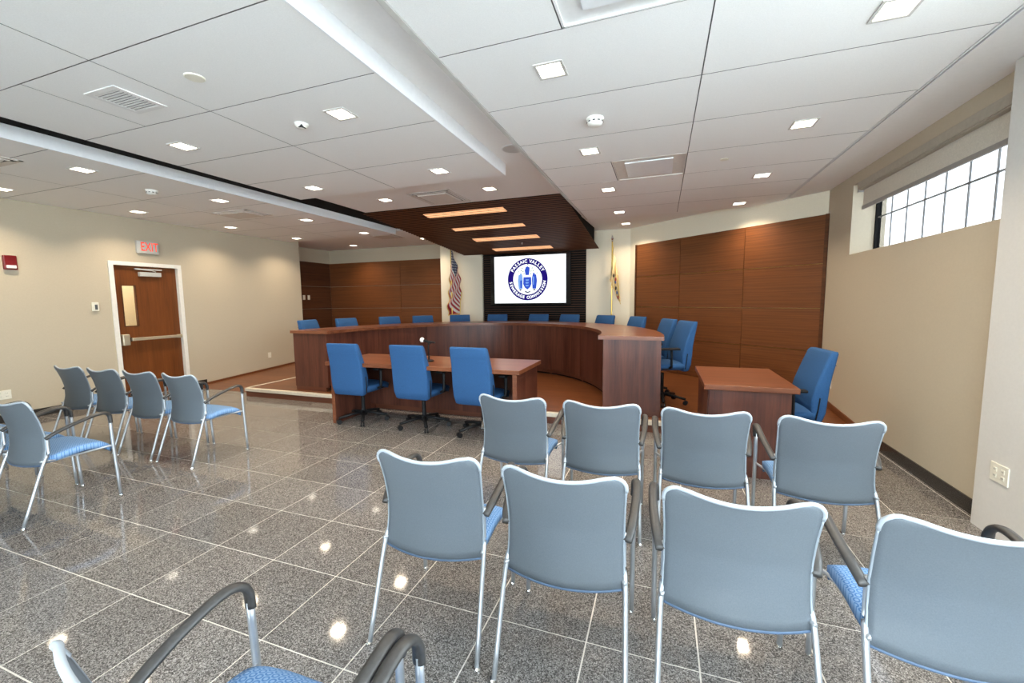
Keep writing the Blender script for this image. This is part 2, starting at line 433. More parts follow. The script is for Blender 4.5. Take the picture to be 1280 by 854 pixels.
for x0, x1 in ((-8.74, -6.44), (-6.44, -5.03)):
    for z0, z1 in zip(ROWS, ROWS[1:]):
        o = boxo('wood_panel', 'panel_wood', wall_back, -(x1-x0)/2+.004, (x1-x0)/2-.004, -.02, .02, -(z1-z0)/2+.004, (z1-z0)/2-.004)
        o.location = ((x0+x1)/2, 9.40, (z0+z1)/2)
for z0, z1 in zip(ROWS, ROWS[1:]):
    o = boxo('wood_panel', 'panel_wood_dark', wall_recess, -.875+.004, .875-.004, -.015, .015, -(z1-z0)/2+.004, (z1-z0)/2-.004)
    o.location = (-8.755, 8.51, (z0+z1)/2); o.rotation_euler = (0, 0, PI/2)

# ---- angled panelled wall on the right
A0, A1 = Vector((2.04, 6.64, 0)), Vector((-.504, 8.845, 0))
adir = (A1-A0).normalized(); aang = math.atan2(adir.y, adir.x); Lw = (A1-A0).length
wall_angled = struct(obj('wall_angled', bx(B(), -.06, Lw+.3, -.20, -.03, 0, 3.0), 'pillar_paint'), 'diagonal wall clad in brown wood panels right of the screen', 'wall')
wall_angled.location = A0; wall_angled.rotation_euler = (0, 0, aang)
cols = [.035, 1.12, 2.30, Lw-.03]
for a, b in zip(cols, cols[1:]):
    for z0, z1 in zip(ROWS, ROWS[1:]):
        o = boxo('wood_panel', 'panel_wood', wall_angled, -(b-a)/2+.004, (b-a)/2-.004, -.02, .02, -(z1-z0)/2+.004, (z1-z0)/2-.004)
        o.location = ((a+b)/2, -.015, (z0+z1)/2)
        boxo('joint_strip', 'gold', wall_angled, a+.01, b-.01, -.02, .001, z1-.002, z1+.002) if z1 < 2.5 else None
for x0, x1 in ((-.01, .035), (Lw-.03, Lw)):
    boxo('edge_trim', 'panel_wood_dark', wall_angled, x0, x1, -.04, .02, DZ, 2.584)

# ---- right wall, window, column
bm = B(); WY0, WY1, WZ0, WZ1 = 3.25, 5.94, 1.985, 2.765
V0, V1 = -2.6, 2.2
for y0, y1 in ((-3.2, V0), (V1, WY0), (WY1, 8.6)): bx(bm, XR, 2.36, y0, y1, 0, 3.0)
for y0, y1, zz in ((WY0, WY1, WZ0), (V0, V1, 1.1)): bx(bm, XR, 2.36, y0, y1, 0, zz); bx(bm, XR, 2.36, y0, y1, WZ1, 3.0)
wall_right = struct(obj('wall_right', bm, 'wall_paint'), 'beige painted wall with the high strip window', 'wall')
struct(obj('wall_column', bx(B(), 1.96, 2.3, 2.35, 3.497, 0, 2.95), 'column_paint'), 'pale grey column jutting from the right wall', 'column')
struct(boxo('baseboard_right', 'granite_base', None, XR-.012, XR, 3.497, 4.94, 0, .105), 'dark granite baseboard under the high window', 'baseboard')
def strip_window(name, y0, y1, label, WZ0=WZ0, pane='obscure_glass'):
    w = struct(bpy.data.objects.new(name, None), label, 'window'); COL.objects.link(w)
    n = max(1, round((y1-y0)/.31)); zs = (WZ0, 2.388, WZ1)
    me = None
    for i in range(n):
        for a, b in zip(zs, zs[1:]):
            o = boxo('pane', pane, w, 2.283, 2.289, y0+(y1-y0)*i/n+.004, y0+(y1-y0)*(i+1)/n-.004, a+.004, b-.004)
    for i in range(1, n): boxo('muntin', 'muntin', w, 2.281, 2.291, y0+(y1-y0)*i/n-.006, y0+(y1-y0)*i/n+.006, WZ0, WZ1)
    boxo('muntin', 'muntin', w, 2.278, 2.294, y0, y1, 2.381, 2.395)
    bm = B(); bx(bm, 2.26, 2.31, y0, y0+.02, WZ0, WZ1); bx(bm, 2.26, 2.31, y1-.02, y1, WZ0, WZ1); bx(bm, 2.26, 2.31, y0, y1, WZ1-.02, WZ1); bx(bm, 2.26, 2.31, y0, y1, WZ0-.005, WZ0+.012)
    obj('window_frame', bm, 'plenum_black', w); return w
strip_window('window_1', WY0, WY1, 'high strip window with small panes and blown-out daylight')
strip_window('added_window_right', V0, V1, 'unseen taller window added in the right wall behind the camera for daylight', 1.1, 'glass')  # unseen window, added and enlarged to brighten the near ceiling
rs = thing('roller_shade', 'beige roller shade half lowered over the high window', 'shade', (2.1, 4.55, 2.765))
boxo('cassette', 'shade_case', rs, -.045, .03, -1.29, 1.29, -.085, -.002, bev=.006)
boxo('valance', 'shade_case', rs, -.058, -.045, -1.28, 1.28, -.075, .0)
boxo('fabric', 'shade_fabric', rs, -.004, 0, -1.27, 1.27, -.27, -.06)
boxo('bottom_bar', 'shade_bar', rs, -.014, .010, -1.275, 1.275, -.295, -.255, bev=.004)
boxo('end_cap', 'shade_bar', rs, -.05, .035, 1.285, 1.30, -.10, -.002)

# ---- wall behind the camera; its unseen windows are added and sized for fill daylight
NZ0, NZ1 = .2, 2.8
bm = B(); bx(bm, -8.2, 2.36, -3.35, -3.2, 0, NZ0); bx(bm, -8.2, 2.36, -3.35, -3.2, NZ1, 3.0); bx(bm, -8.2, -3.0, -3.35, -3.2, NZ0, NZ1); bx(bm, 1.6, 2.36, -3.35, -3.2, NZ0, NZ1)
wall_near = struct(obj('wall_near', bm, 'wall_paint'), 'wall behind the camera position with large windows added for daylight', 'wall')
w3 = struct(bpy.data.objects.new('added_window_near', None), 'unseen large window added in the wall behind the camera for daylight', 'window'); COL.objects.link(w3)
for i in range(4):
    boxo('pane', 'glass', w3, -3.0+i*1.15+.03, -3.0+(i+1)*1.15-.03, -3.30, -3.294, NZ0+.03, NZ1-.03)
bm = B()
for i in range(5): bx(bm, -3.0+i*1.15-.03, -3.0+i*1.15+.03, -3.33, -3.26, NZ0, NZ1)
bx(bm, -3.0, 1.6, -3.33, -3.26, NZ0, NZ0+.03); bx(bm, -3.0, 1.6, -3.33, -3.26, NZ1-.03, NZ1)
obj('window_frame', bm, 'muntin', w3)
struct(boxo('ground', 'ground_pale', None, -40, 40, -40, 40, -1.2, -1.0), 'unseen ground outside the building, made pale to bounce daylight', 'ground')  # out of view; made pale to bounce daylight up to the ceiling

# ---- ceiling: hard zones around recessed slots
LX0, LX1 = -4.59, -1.66         # left cloud
RX0, RX1 = -1.23, 1.60          # right cloud
YF = 7.36; LF = 4.47
bm = B()
bx(bm, -9.0, 2.4, -3.35, 9.6, ZH, ZH+.1)
bx(bm, -9.0, -5.12, -3.2, YF, ZC+.015, ZH); bx(bm, -9.0, 2.4, YF, 9.6, ZK, ZH)
bx(bm, LX0, LX1, -3.2, LF-.005, ZC+.015, ZH)
bx(bm, RX0, RX1, -3.2, YF, ZC+.015, ZH)
bx(bm, RX1+.032, 2.4, -3.2, YF, ZC+.005, ZH)
ceiling = struct(obj('ceiling', bm, 'ceiling_hard'), 'white ceiling of large acoustic panels with recessed slots', 'ceiling')
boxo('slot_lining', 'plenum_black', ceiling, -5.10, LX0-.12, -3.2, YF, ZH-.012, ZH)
boxo('fascia', 'fascia_white', ceiling, -5.13, -5.115, -3.2, YF, ZC-.006, ZH-.004)
boxo('fascia', 'fascia_white', ceiling, LX1-.006, LX1+.008, -3.2, LF, ZC-.004, ZH)
boxo('edge_trim', 'plenum_black', ceiling, LX0-.012, LX0+.002, -3.2, LF, ZC-.002, ZC+.05)
boxo('edge_trim', 'ceiling_trim', ceiling, RX0-.035, RX0, -3.2, YF, ZC-.006, ZC+.05)
boxo('edge_trim', 'fascia_white', ceiling, RX1, RX1+.010, -3.2, YF, ZC-.004, ZC+.05)
boxo('fascia', 'fascia_white', ceiling, RX1+.031, RX1+.038, -3.2, YF, ZC+.002, ZH)
for x0, x1, y1 in ((XL, -5.13, YF), (LX0+.005, LX1-.01, LF-.005), (RX0+.005, RX1-.005, YF)):
    boxo('gap_dark_sheet', 'gap_shade_grey', ceiling, x0, x1, -3.2, y1, ZC+.0112, ZC+.0152)  # dark sheet above the panels, puts shade into the gaps by colour
pcache = {}
def ceil_panel(x0, x1, y0, y1):
    key = (round(x1-x0, 3), round(y1-y0, 3)); hx, hy = (x1-x0)/2-.0035, (y1-y0)/2-.0035
    if key not in pcache:
        o = boxo('ceiling_panel', 'ceiling_panel', ceiling, -hx, hx, -hy, hy, 0, .011); pcache[key] = o.data
        o.data.materials.append(MATS['gap_shade_grey'])
        for f_ in o.data.polygons: f_.material_index = 0 if abs(f_.normal.z) > .5 else 1  # side faces coloured dark so the lit gaps look shaded
    else: o = link('ceiling_panel', pcache[key], ceiling)
    o.location = ((x0+x1)/2, (y0+y1)/2, ZC)
yl = [LF, 3.69, 2.96, 2.24, 1.56, .84, .12, -.6, -1.32, -2.04, -2.76, -3.2]
for b, a in zip(yl, yl[1:]):
    ceil_panel(-3.09, LX1, a, b)
    if b == 2.24: ceil_panel(-3.81, -3.09, a, b); ceil_panel(LX0, -3.81, a, b)
    else: ceil_panel(LX0, -3.09, a, b)
yr = [YF, 6.63, 5.90, 5.16, 4.44, 3.71, 2.98, 2.24, 1.5, .77, .03, -.7, -1.43, -2.17, -2.9, -3.2]
for b, a in zip(yr, yr[1:]):
    for x0, x1 in ((RX0, .205), (.205, RX1)):
        if x0 == RX0 and b in (5.16, 2.24): ceil_panel(RX0, -.51, a, b)
        else: ceil_panel(x0, x1, a, b)
    for x0, x1 in ((-6.5, -5.13), (XL, -6.5)): ceil_panel(x0, x1, a-.0, b)

# ================================================================ THE LONG WALL: door and fittings
door = struct(bpy.data.objects.new('door_1', None), 'reddish-brown wood exit door with a narrow glass lite', 'door'); COL.objects.link(door)
door.location = (XL, 4.515, 0)
bm = B()
for y0, y1 in ((-.515, -.455), (.455, .515)): bx(bm, -.15, .018, y0, y1, 0, 2.185)
bx(bm, -.15, .018, -.455, .455, 2.125, 2.185)
obj('door_frame', bm, 'white_frame', door)
bm = B(); lx0, lx1, lz0, lz1 = -.345, -.165, 1.165, 1.81
bx(bm, -.09, -.045, -.452, lx0, .01, 2.122); bx(bm, -.09, -.045, lx1, .452, .01, 2.122); bx(bm, -.09, -.045, lx0, lx1, .01, lz0); bx(bm, -.09, -.045, lx0, lx1, lz1, 2.122)
leaf = obj('door_leaf', bm, 'door_wood', door)
boxo('lite_glass', 'glass', leaf, -.070, -.064, lx0, lx1, lz0, lz1)
bm = B()
for a in ((lx0-.012, lx0+.004, lz0, lz1), (lx1-.004, lx1+.012, lz0, lz1), (lx0-.012, lx1+.012, lz0-.012, lz0+.004), (lx0-.012, lx1+.012, lz1-.004, lz1+.012)): bx(bm, -.047, -.040, *a)
obj('lite_frame', bm, 'panel_wood_dark', leaf)
bar = boxo('panic_bar', 'brass_steel', door, -.02, .02, -.30, .44, .925, .975, bev=.008)
boxo('lock_case', 'brass_steel', bar, -.045, .03, -.43, -.33, .86, 1.04, bev=.015)
boxo('bar_mount', 'black_plastic', bar, -.045, -.01, -.33, -.29, .92, .98)
boxo('bar_mount', 'brass_steel', bar, -.045, .0, .39, .45, .92, .98)
cl = boxo('door_closer', 'sign_grey', door, -.045, .015, -.11, .20, 1.965, 2.035, bev=.006)
tube_b = tube(B(), [(.01, .12, 2.045), (.035, .05, 2.06), (.0, -.13, 2.075)], .008)
obj('closer_arm', tube_b, 'sign_grey', cl)
boxo('closer_rail', 'sign_grey', cl, -.03, .0, -.16, .22, 2.07, 2.09)
# corridor seen through the lite
bm = B(); bx(bm, -9.55, -9.45, 3.2, 6.2, 0, 2.7); bx(bm, -9.45, -8.14, 3.1, 3.2, 0, 2.7); bx(bm, -9.45, -8.14, 6.2, 6.3, 0, 2.7); bx(bm, -9.55, -8.14, 3.1, 6.3, 2.7, 2.75)
struct(obj('wall_corridor', bm, 'corridor_paint'), 'cream corridor wall seen through the glass of the door', 'wall')
cl_ = thing('corridor_fill_lamp', 'unseen lamp added to light the corridor behind the exit door', 'light', (-8.8, 4.6, 2.69))  # unseen lamp, added to brighten the corridor behind the lite
boxo('lens', 'lamp_lens', cl_, -.1, .1, -.3, .3, -.01, .009)
l = bpy.data.lights.new('lamp_light', 'AREA'); l.size = .4; l.energy = 40; l.color = (1, .86, .66)
lo = bpy.data.objects.new('lamp_light', l); COL.objects.link(lo); lo.parent = cl_; lo.location = (0, 0, -.02)

def text_mesh(s, size, name='lettering'):
    cu = bpy.data.curves.new(name, 'FONT'); cu.body = s; cu.size = size; cu.align_x = 'CENTER'; cu.align_y = 'CENTER'; cu.resolution_u = 3
    o = bpy.data.objects.new(name, cu); COL.objects.link(o); bpy.context.view_layer.update()
    me = bpy.data.meshes.new_from_object(o.evaluated_get(bpy.context.evaluated_depsgraph_get()))
    bpy.data.objects.remove(o); bpy.data.curves.remove(cu); return me
def text_bm(s, size, thick=.001, bold=0):
    me = text_mesh(s, size); bm = B(); bm.from_mesh(me); bpy.data.meshes.remove(me)
    bmesh.ops.remove_doubles(bm, verts=bm.verts, dist=1e-6)
    if bold:
        src = bm.copy(); me2 = bpy.data.meshes.new('t'); src.to_mesh(me2)
        for dx, dy in ((bold, 0), (-bold, 0), (0, bold), (0, -bold)):
            b2 = B(); b2.from_mesh(me2); bmesh.ops.translate(b2, verts=b2.verts, vec=(dx, dy, 0)); m3 = bpy.data.meshes.new('t'); b2.to_mesh(m3); bm.from_mesh(m3); b2.free()
        src.free()
    return bm
# exit sign: faces +X
ex = thing('exit_sign', 'grey exit sign with red letters above the wood door', 'sign', (XL, 4.535, 2.435))
boxo('housing', 'sign_grey', ex, 0, .05, -.155, .155, -.098, .098, bev=.006)
bm = text_bm('EXIT', .20, bold=.0015)
transform(bm, Matrix(((0, 0, 1, .0515), (1, 0, 0, .02), (0, 1, 0, 0), (0, 0, 0, 1))) @ Matrix.Diagonal((.62, 1, 1, 1)))
obj('letters', bm, 'exit_red', ex)
al = thing('fire_alarm', 'red fire alarm strobe on the beige wall at the left edge', 'alarm', (XL, 2.968, 2.065))
boxo('body', 'red_alarm', al, 0, .045, -.062, .062, -.092, .092, bev=.01)
boxo('strobe_lens', 'frosted', al, .04, .062, -.045, .045, -.075, -.035, bev=.006)
th = thing('thermostat', 'white thermostat with a dark display left of the wood door', 'thermostat', (XL, 3.795, 1.482))
boxo('body', 'plate_ivory', th, 0, .025, -.04, .04, -.066, .066, bev=.006)
boxo('display', 'lcd_grey', th, .024, .027, -.012, .02, -.045, .03)
def outlet(label, loc, axis, ganged=1):
    o = thing('wall_outlet', label, 'outlet', loc); o.rotation_euler = (0, 0, axis)
    w = .036*ganged+.0*(ganged > 1)
    boxo('plate', 'plate_ivory', o, 0, .008, -w, w, -.058, .058, bev=.003)
    for g in range(ganged):
        cx = (g-(ganged-1)/2)*.062
        for zz in (.02, -.02):
            s = boxo('socket', 'plate_ivory', o, .007, .0105, cx-.014, cx+.014, zz-.013, zz+.013, bev=.003)
            for dy in (-.005, .005): boxo('slot', 'slot_dark', s, .0102, .0112, cx+dy-.001, cx+dy+.001, zz-.004, zz+.005)
outlet('ivory outlet low on the beige wall beside the ramp', (XL, 6.677, .39), 0)
outlet('ivory outlet low on the beige wall at the left edge', (XL, 2.77, .36), 0, 2)
outlet('double ivory outlet on the pale grey column', (1.96, 3.29, .415), PI, 2)
outlet('ivory outlet on the right wall behind the blue chair', (XR, 6.256, .404), PI)
for k, (yy, nm) in enumerate(((8.43, 'left'), (8.585, 'right'))):
    o = thing('light_switch', f'pale light switch on the dark recess panels, {nm} of the pair', 'switch', (-8.74, yy, 1.65), 0, 'switches on the recess panels')
    boxo('plate', 'plate_ivory', o, 0, .008, -.038, .038, -.06, .06, bev=.003)
    boxo('toggle', 'white_frame', o, .007, .013, -.008, .008, -.02, .02, bev=.002)

# ================================================================ CEILING FITTINGS
LG = 'square recessed ceiling lights'
lamp_proto = None
def lamp(x, y, label, z=ZC):
    global lamp_proto
    if lamp_proto is None:
        o = thing('recessed_light', label, 'ceiling light', (x, y, z), 0, LG); h = .088; q = .072
        bm = B()
        for a in ((-h, h, -h, -q), (-h, h, q, h), (-h, -q, -q, q), (q, h, -q, q)): bx(bm, *a, -.006, .004)
        obj('trim_ring', bm, 'ceiling_trim', o)
        boxo('lens', 'lamp_lens', o, -q, q, -q, q, -.0025, .004)
        l = bpy.data.lights.new('lamp_light', 'AREA'); l.shape = 'SQUARE'; l.size = .14; l.energy = LAMP_W; l.color = (1, .82, .60); l.spread = math.radians(125)
        lo = bpy.data.objects.new('lamp_light', l); COL.objects.link(lo); lo.parent = o; lo.location = (0, 0, -.007)
        lamp_proto = o
    else:
        o = copy_tree(lamp_proto); o.location = (x, y, z); o['label'] = label
    return o
RN = {2.62: 'nearest', 4.08: 'second', 5.53: 'third', 6.98: 'fourth', 8.93: 'farthest'}
for x, ys, cn in ((-7.36, (2.75, 4.12, 5.54, 6.99, 8.75), 'row along the beige door wall'), (-5.60, (2.68, 4.10, 5.55, 6.98), 'row just left of the dark ceiling slot'),
                  (-3.98, (2.62, 4.08), 'row just right of the dark ceiling slot'), (-2.25, (2.61, 4.06), 'row on the panels left of the bright channel'),
                  (-.66, (2.59, 4.06, 5.51, 6.96), 'row on the panels right of the bright channel'), (1.04, (2.66, 4.07, 5.55, 7.02), 'row nearest the window')):
    for k, y in enumerate(ys):
        lamp(x, y, f'square ceiling light, {("nearest", "second nearest", "third nearest", "fourth nearest", "farthest")[k]} in the {cn}', ZK if y > 8 else ZC)
lamp(-3.862, 5.328, 'square ceiling light in front of the slat canopy, left of the grey diffuser', ZH)
lamp(-2.206, 5.338, 'square ceiling light in front of the slat canopy, right of the grey diffuser', ZH)
lamp(-.67, 8.38, 'square ceiling light above the yellow flag', ZK)
lamp(-5.12, 8.45, 'square ceiling light above the striped flag, beside the canopy', ZK)

def detector(x, y, label, r=.052):
    o = thing('smoke_detector', label, 'smoke detector', (x, y, ZC), 0, 'smoke detectors')
    obj('base', lathe(B(), [(r*1.05, 0), (r*1.05, -.012), (r*.95, -.016)], n=20), 'white_frame', o)
    obj('dome', lathe(B(), [(r*.95, -.016), (r*.93, -.034), (r*.75, -.052), (r*.3, -.058)], n=20), 'white_frame', o, True)
    for k in range(10):
        t = 2*PI*k/10; b = bx(B(), -.009, .009, r*.90, r*.955, -.034, -.026); transform(b, Matrix.Rotation(t, 4, 'Z')); obj('vent_slot', b, 'slot_dark', o)
detector(-.51, 3.37, 'white smoke detector on the panels right of the bright channel', .065)
detector(-5.85, 3.44, 'white smoke detector left of the dark ceiling slot', .06)
o = thing('ceiling_sensor', 'small white dome sensor with a dark lens on the left panels', 'sensor', (-2.66, 2.64, ZC))
obj('dome', lathe(B(), [(.052, 0), (.050, -.012), (.036, -.03), (.012, -.037)], n=20), 'white_frame', o, True)
boxo('lens', 'slot_dark', o, .0, .034, -.034, .012, -.034, -.018)
for x, y, r, lab in ((-2.72, 1.89, .055, 'plain round cover plate on the near left ceiling panel'), (.56, 4.78, .04, 'small round cover plate on the panels near the window')):
    o = obj('ceiling_cover', lathe(B(), [(r, 0), (r, -.005), (r*.9, -.008)], n=24), 'plate_ivory'); o.location = (x, y, ZC); tag(o, lab, 'cover plate')
o = thing('ceiling_speaker', 'round grey speaker grille at the end of the bright channel', 'speaker', (-1.42, 4.06, ZH))
obj('grille', lathe(B(), [(.105, 0), (.105, -.006), (.09, -.008)], n=28), 'ceiling_trim', o)
obj('rim', lathe(B(), [(.118, 0), (.118, -.004)], n=28), 'vent_white', o)
# linear grille in the near left panel
g = thing('ceiling_grille', 'white slotted air grille in the near left ceiling panel', 'vent', (-3.445, 1.925, ZC))
bm = B()
for a in ((-.155, .155, -.155, -.12), (-.155, .155, .12, .155), (-.155, -.12, -.12, .12), (.12, .155, -.12, .12)): bx(bm, *a, -.006, .002)
obj('frame', bm, 'vent_white', g); boxo('back', 'slot_dark', g, -.12, .12, -.12, .12, -.001, .001)
for k in range(11): boxo('slat', 'vent_white', g, -.12, .12, -.115+k*.0225, -.1025+k*.0225, -.005, -.001)
def box_diffuser(x0, x1, y0, y1, label, mat='vent_metal', inner='frosted', wx=.12, wy=.10, drop=.0):
    g = thing('air_diffuser', label, 'vent', ((x0+x1)/2, (y0+y1)/2, ZC)); hx, hy = (x1-x0)/2-.004, (y1-y0)/2-.004
    bm = B()
    for a in ((-hx, hx, -hy, -hy+wy), (-hx, hx, hy-wy, hy), (-hx, -hx+wx, -hy+wy, hy-wy), (hx-wx, hx, -hy+wy, hy-wy)): bx(bm, *a, .008, .014)
    for a in ((-hx, hx, -hy, -hy+.012), (-hx, hx, hy-.012, hy), (-hx, -hx+.012, -hy, hy), (hx-.012, hx, -hy, hy)): bx(bm, *a, -.003, .010)
    obj('frame', bm, mat, g)
    boxo('panel', inner, g, -hx+wx, hx-wx, -hy+wy, hy-wy, -.006, .0075, bev=.003)
box_diffuser(-.51, .205, 4.44, 5.16, 'square air diffuser with a pale centre panel, far one on the right')
box_diffuser(-.51, .205, 1.5, 2.24, 'square air diffuser cut by the top edge of the photo', 'vent_white')
def square_vent(x0, x1, y0, y1, label, z=ZC):
    g = thing('square_vent', label, 'vent', ((x0+x1)/2, (y0+y1)/2, z)); hx, hy = (x1-x0)/2, (y1-y0)/2
    bm = B()
    for k, (s, zz) in enumerate(((1, 0), (.86, -.006))):
        w = .03
        for a in ((-hx*s, hx*s, -hy*s, -hy*s+w), (-hx*s, hx*s, hy*s-w, hy*s), (-hx*s, -hx*s+w, -hy*s, hy*s), (hx*s-w, hx*s, -hy*s, hy*s)): bx(bm, *a, zz-.006, zz)
    obj('frame', bm, 'vent_metal', g)
    boxo('back', 'slot_dark', g, -hx*.84, hx*.84, -hy*.84, hy*.84, -.002, 0)
    loft_b = loft(B(), [rrect(0, 0, hx*.70, hy*.70, .01, -.006), rrect(0, 0, hx*.66, hy*.66, .01, -.022)])
    obj('plate', loft_b, 'vent_metal', g)
square_vent(-3.39, -2.72, 5.15, 5.85, 'square grey air diffuser between two lights before the slat canopy', ZH)
square_vent(-6.52, -5.75, 4.58, 5.05, 'flat beige air diffuser left of the dark ceiling slot')
square_vent(-6.0, -5.42, 7.55, 8.15, 'square air diffuser near the far left recess', ZK)
square_vent(-6.45, -5.78, 1.75, 2.33, 'air diffuser cut by the left edge of the photo')

# ---- slatted wood canopy, narrowing and sloping down to the screen wall
YN, YB, ZN, ZB = 5.93, 8.95, 2.988, 2.565
kz = (ZB-ZN)/(YB-YN); tilt = math.atan(kz)
def canx(y):
    q = (y-YN)/(YB-YN); return -4.79+.43*q, -1.338+.091*q
def slotx(y):
    q = (y-6.31)/2.31; return -3.78+.29*q, -2.352+.175*q
can = thing('slat_canopy', 'dark wood slatted canopy with four glowing slots sloping to the screen', 'canopy', (0, 0, 0))
bm = B(); ring_a = []
for y, z0, z1 in ((YN+.01, ZN+.007, ZH), (YB-.35, ZN+kz*(YB-.35-YN)+.007, ZH)):
    xa, xb = canx(y); ring_a.append([(xa+.04, y, z0), (xb-.04, y, z0), (xb-.04, y, z1), (xa+.04, y, z1)])
obj('canopy_body', loft(bm, ring_a), 'plenum_black', can)
ring_a = []
for y in (YN+.005, YB-.005):
    xa, xb = canx(y); z = ZN+kz*(y-YN); ring_a.append([(xa+.01, y, z+.0055), (xb-.01, y, z+.0055), (xb-.01, y, z+.02), (xa+.01, y, z+.02)])
obj('backing_board', loft(B(), ring_a), 'plenum_black', can)
SL = (6.31, 7.115, 7.83, 8.625)
sm = None; n = 41
def slat(x0, x1, y):
    global sm
    if sm is None: o = boxo('slat', 'slat_wood', can, -.5, .5, -.019, .019, 0, .004); sm = o.data
    else: o = link('slat', sm, can)
    o.location = ((x0+x1)/2, y, ZN+kz*(y-YN)); o.rotation_euler = (tilt, 0, 0); o.scale = (x1-x0, 1, 1)
for k in range(n):
    y = YN+(YB-YN)*(k+.5)/n; xa, xb = canx(y); sa, sb = slotx(y)
    if any(abs(y-q) < .10 for q in SL): slat(xa, sa, y); slat(sb, xb, y)
    else: slat(xa, xb, y)
for q in SL:
    sa, sb = slotx(q)
    o = boxo('light_strip', 'strip_lens', can, sa, sb, -.105, .105, .003, .0065); o.location = (0, q, ZN+kz*(q-YN)); o.rotation_euler = (tilt, 0, 0)
    for w in (-.07, 0, .07):
        o = boxo('light_bar', 'slat_wood', can, sa, sb, w-.004, w+.004, -.001, .003); o.location = (0, q, ZN+kz*(q-YN)); o.rotation_euler = (tilt, 0, 0)
boxo('sprinkler', 'chrome', can, -2.70, -2.67, 8.17, 8.20, ZN+kz*(8.18-YN)-.03, ZN+kz*(8.18-YN)+.01)

# ================================================================ SCREEN
tv = thing('wall_screen', 'large flat screen showing a round blue seal, on the slatted wall', 'screen', (-2.765, 8.90, 1.97))
sw, sh = .825, .522
boxo('housing', 'gloss_black', tv, -sw-.105, sw+.105, 0, .06, -sh-.045, sh+.045, bev=.006)
boxo('wall_bracket', 'black_plastic', tv, -.3, .3, .06, .15, -.2, .2)
scr = boxo('display', 'screen_white', tv, -sw, sw, -.004, .001, -sh, sh)
def flat(name, polys, mat, y):
    bm = B()
    for p in polys:
        vs_ = [bm.verts.new((x, y, z)) for x, z in p]; bm.faces.new(vs_)
    r = bmesh.ops.extrude_face_region(bm, geom=list(bm.faces)); bmesh.ops.translate(bm, verts=[v for v in r['geom'] if isinstance(v, bmesh.types.BMVert)], vec=(0, .0006, 0))
    return obj(name, bm, mat, scr)
SC = (-.04, .0)
def circ(cx, cz, r, n=20, rz=None): return [(cx+r*math.cos(2*PI*i/n), cz+(rz or r)*math.sin(2*PI*i/n)) for i in range(n)]
bm = B(); n = 64; ro, ri = .462, .335
vo = [bm.verts.new((SC[0]+ro*math.cos(2*PI*i/n), -.005, SC[1]+ro*math.sin(2*PI*i/n))) for i in range(n)]
vi = [bm.verts.new((SC[0]+ri*math.cos(2*PI*i/n), -.005, SC[1]+ri*math.sin(2*PI*i/n))) for i in range(n)]
for i in range(n): bm.faces.new((vo[i], vo[(i+1) % n], vi[(i+1) % n], vi[i]))
obj('seal_ring', bm, 'screen_navy', scr)
def arc_text(s, r, a0, a1, outward, size):
    out = B(); n = len(s)
    wd = [1.0 if c not in ' I' else (.55 if c == 'I' else .6) for c in s]; wd = [1.25 if c in 'MW' else w for c, w in zip(s, wd)]
    tot = sum(wd)-.5*(wd[0]+wd[-1]); acc = 0
    for i, c in enumerate(s):
        if i: acc += .5*(wd[i-1]+wd[i])
        ang = math.radians(a0+(a1-a0)*acc/tot)
        if c == ' ': continue
        tb = text_bm(c, size, bold=.0035)
        rot = ang-PI/2 if outward else ang+PI/2
        Mt = Matrix.Translation((SC[0]+r*math.cos(ang), -.0065, SC[1]+r*math.sin(ang))) @ Matrix.Rotation(PI/2, 4, 'X') @ Matrix.Rotation(rot, 4, 'Z')
        transform(tb, Mt); me = bpy.data.meshes.new('t'); tb.to_mesh(me); tb.free(); out.from_mesh(me); bpy.data.meshes.remove(me)
    return out
obj('seal_lettering', arc_text('PASSAIC VALLEY', .398, 150, 30, True, .098), 'screen_white', scr)
obj('seal_lettering', arc_text('SEWERAGE COMMISSION', .398, 190, 350, False, .088), 'screen_white', scr)
def Z(pts): return [(SC[0]+(x-415)*.00182, SC[1]-(y-455)*.00186) for x, y in pts]
flat('shield', [Z([(364, 428), (462, 428), (466, 510), (446, 550), (413, 575), (380, 550), (360, 510)])], 'screen_blue', -.0065)
flat('shield_charges', [Z([(390+dx, y), (436+dx, y), (428+dx, y+16), (398+dx, y+18)]) for dx, y in ((0, 455), (-2, 487), (-2, 520))], 'screen_light_blue', -.0075)
flat('supporter', [Z([(302, 402), (346, 394), (356, 450), (350, 566), (304, 568), (292, 470)]), Z([(320, 384), (342, 384), (342, 402), (320, 402)])], 'screen_light_blue', -.0065)
flat('supporter', [Z([(482, 394), (526, 400), (536, 470), (524, 566), (478, 566), (471, 450)]), Z([(486, 380), (508, 380), (508, 400), (486, 400)])], 'screen_blue', -.0065)
flat('supporter_fold', [Z([(322, 470), (345, 462), (344, 556), (324, 556)])], 'screen_blue', -.0075)
flat('supporter_fold', [Z([(484, 420), (500, 424), (496, 520), (486, 520)])], 'screen_light_blue', -.0075)
flat('helmet', [Z([(392, 404), (380, 350), (394, 312), (416, 300), (444, 318), (442, 350), (434, 404)])], 'screen_blue', -.0065)
flat('mantling', [Z([(x-9, y), (x, y-8), (x+10, y-2), (x+4, y+7), (x-6, y+8)]) for x, y in ((350, 322), (335, 350), (360, 360), (300, 362), (372, 385), (475, 322), (490, 352), (462, 358), (535, 380), (455, 388), (420, 280))], 'screen_green', -.0065)
flat('motto_ribbon', [Z([(372, 585), (392, 592), (420, 602), (446, 590), (455, 584), (448, 604), (420, 618), (388, 608)]), Z([(305, 575), (330, 568), (345, 580), (320, 590)]), Z([(480, 575), (508, 568), (522, 580), (496, 590)])], 'screen_grey', -.0065)

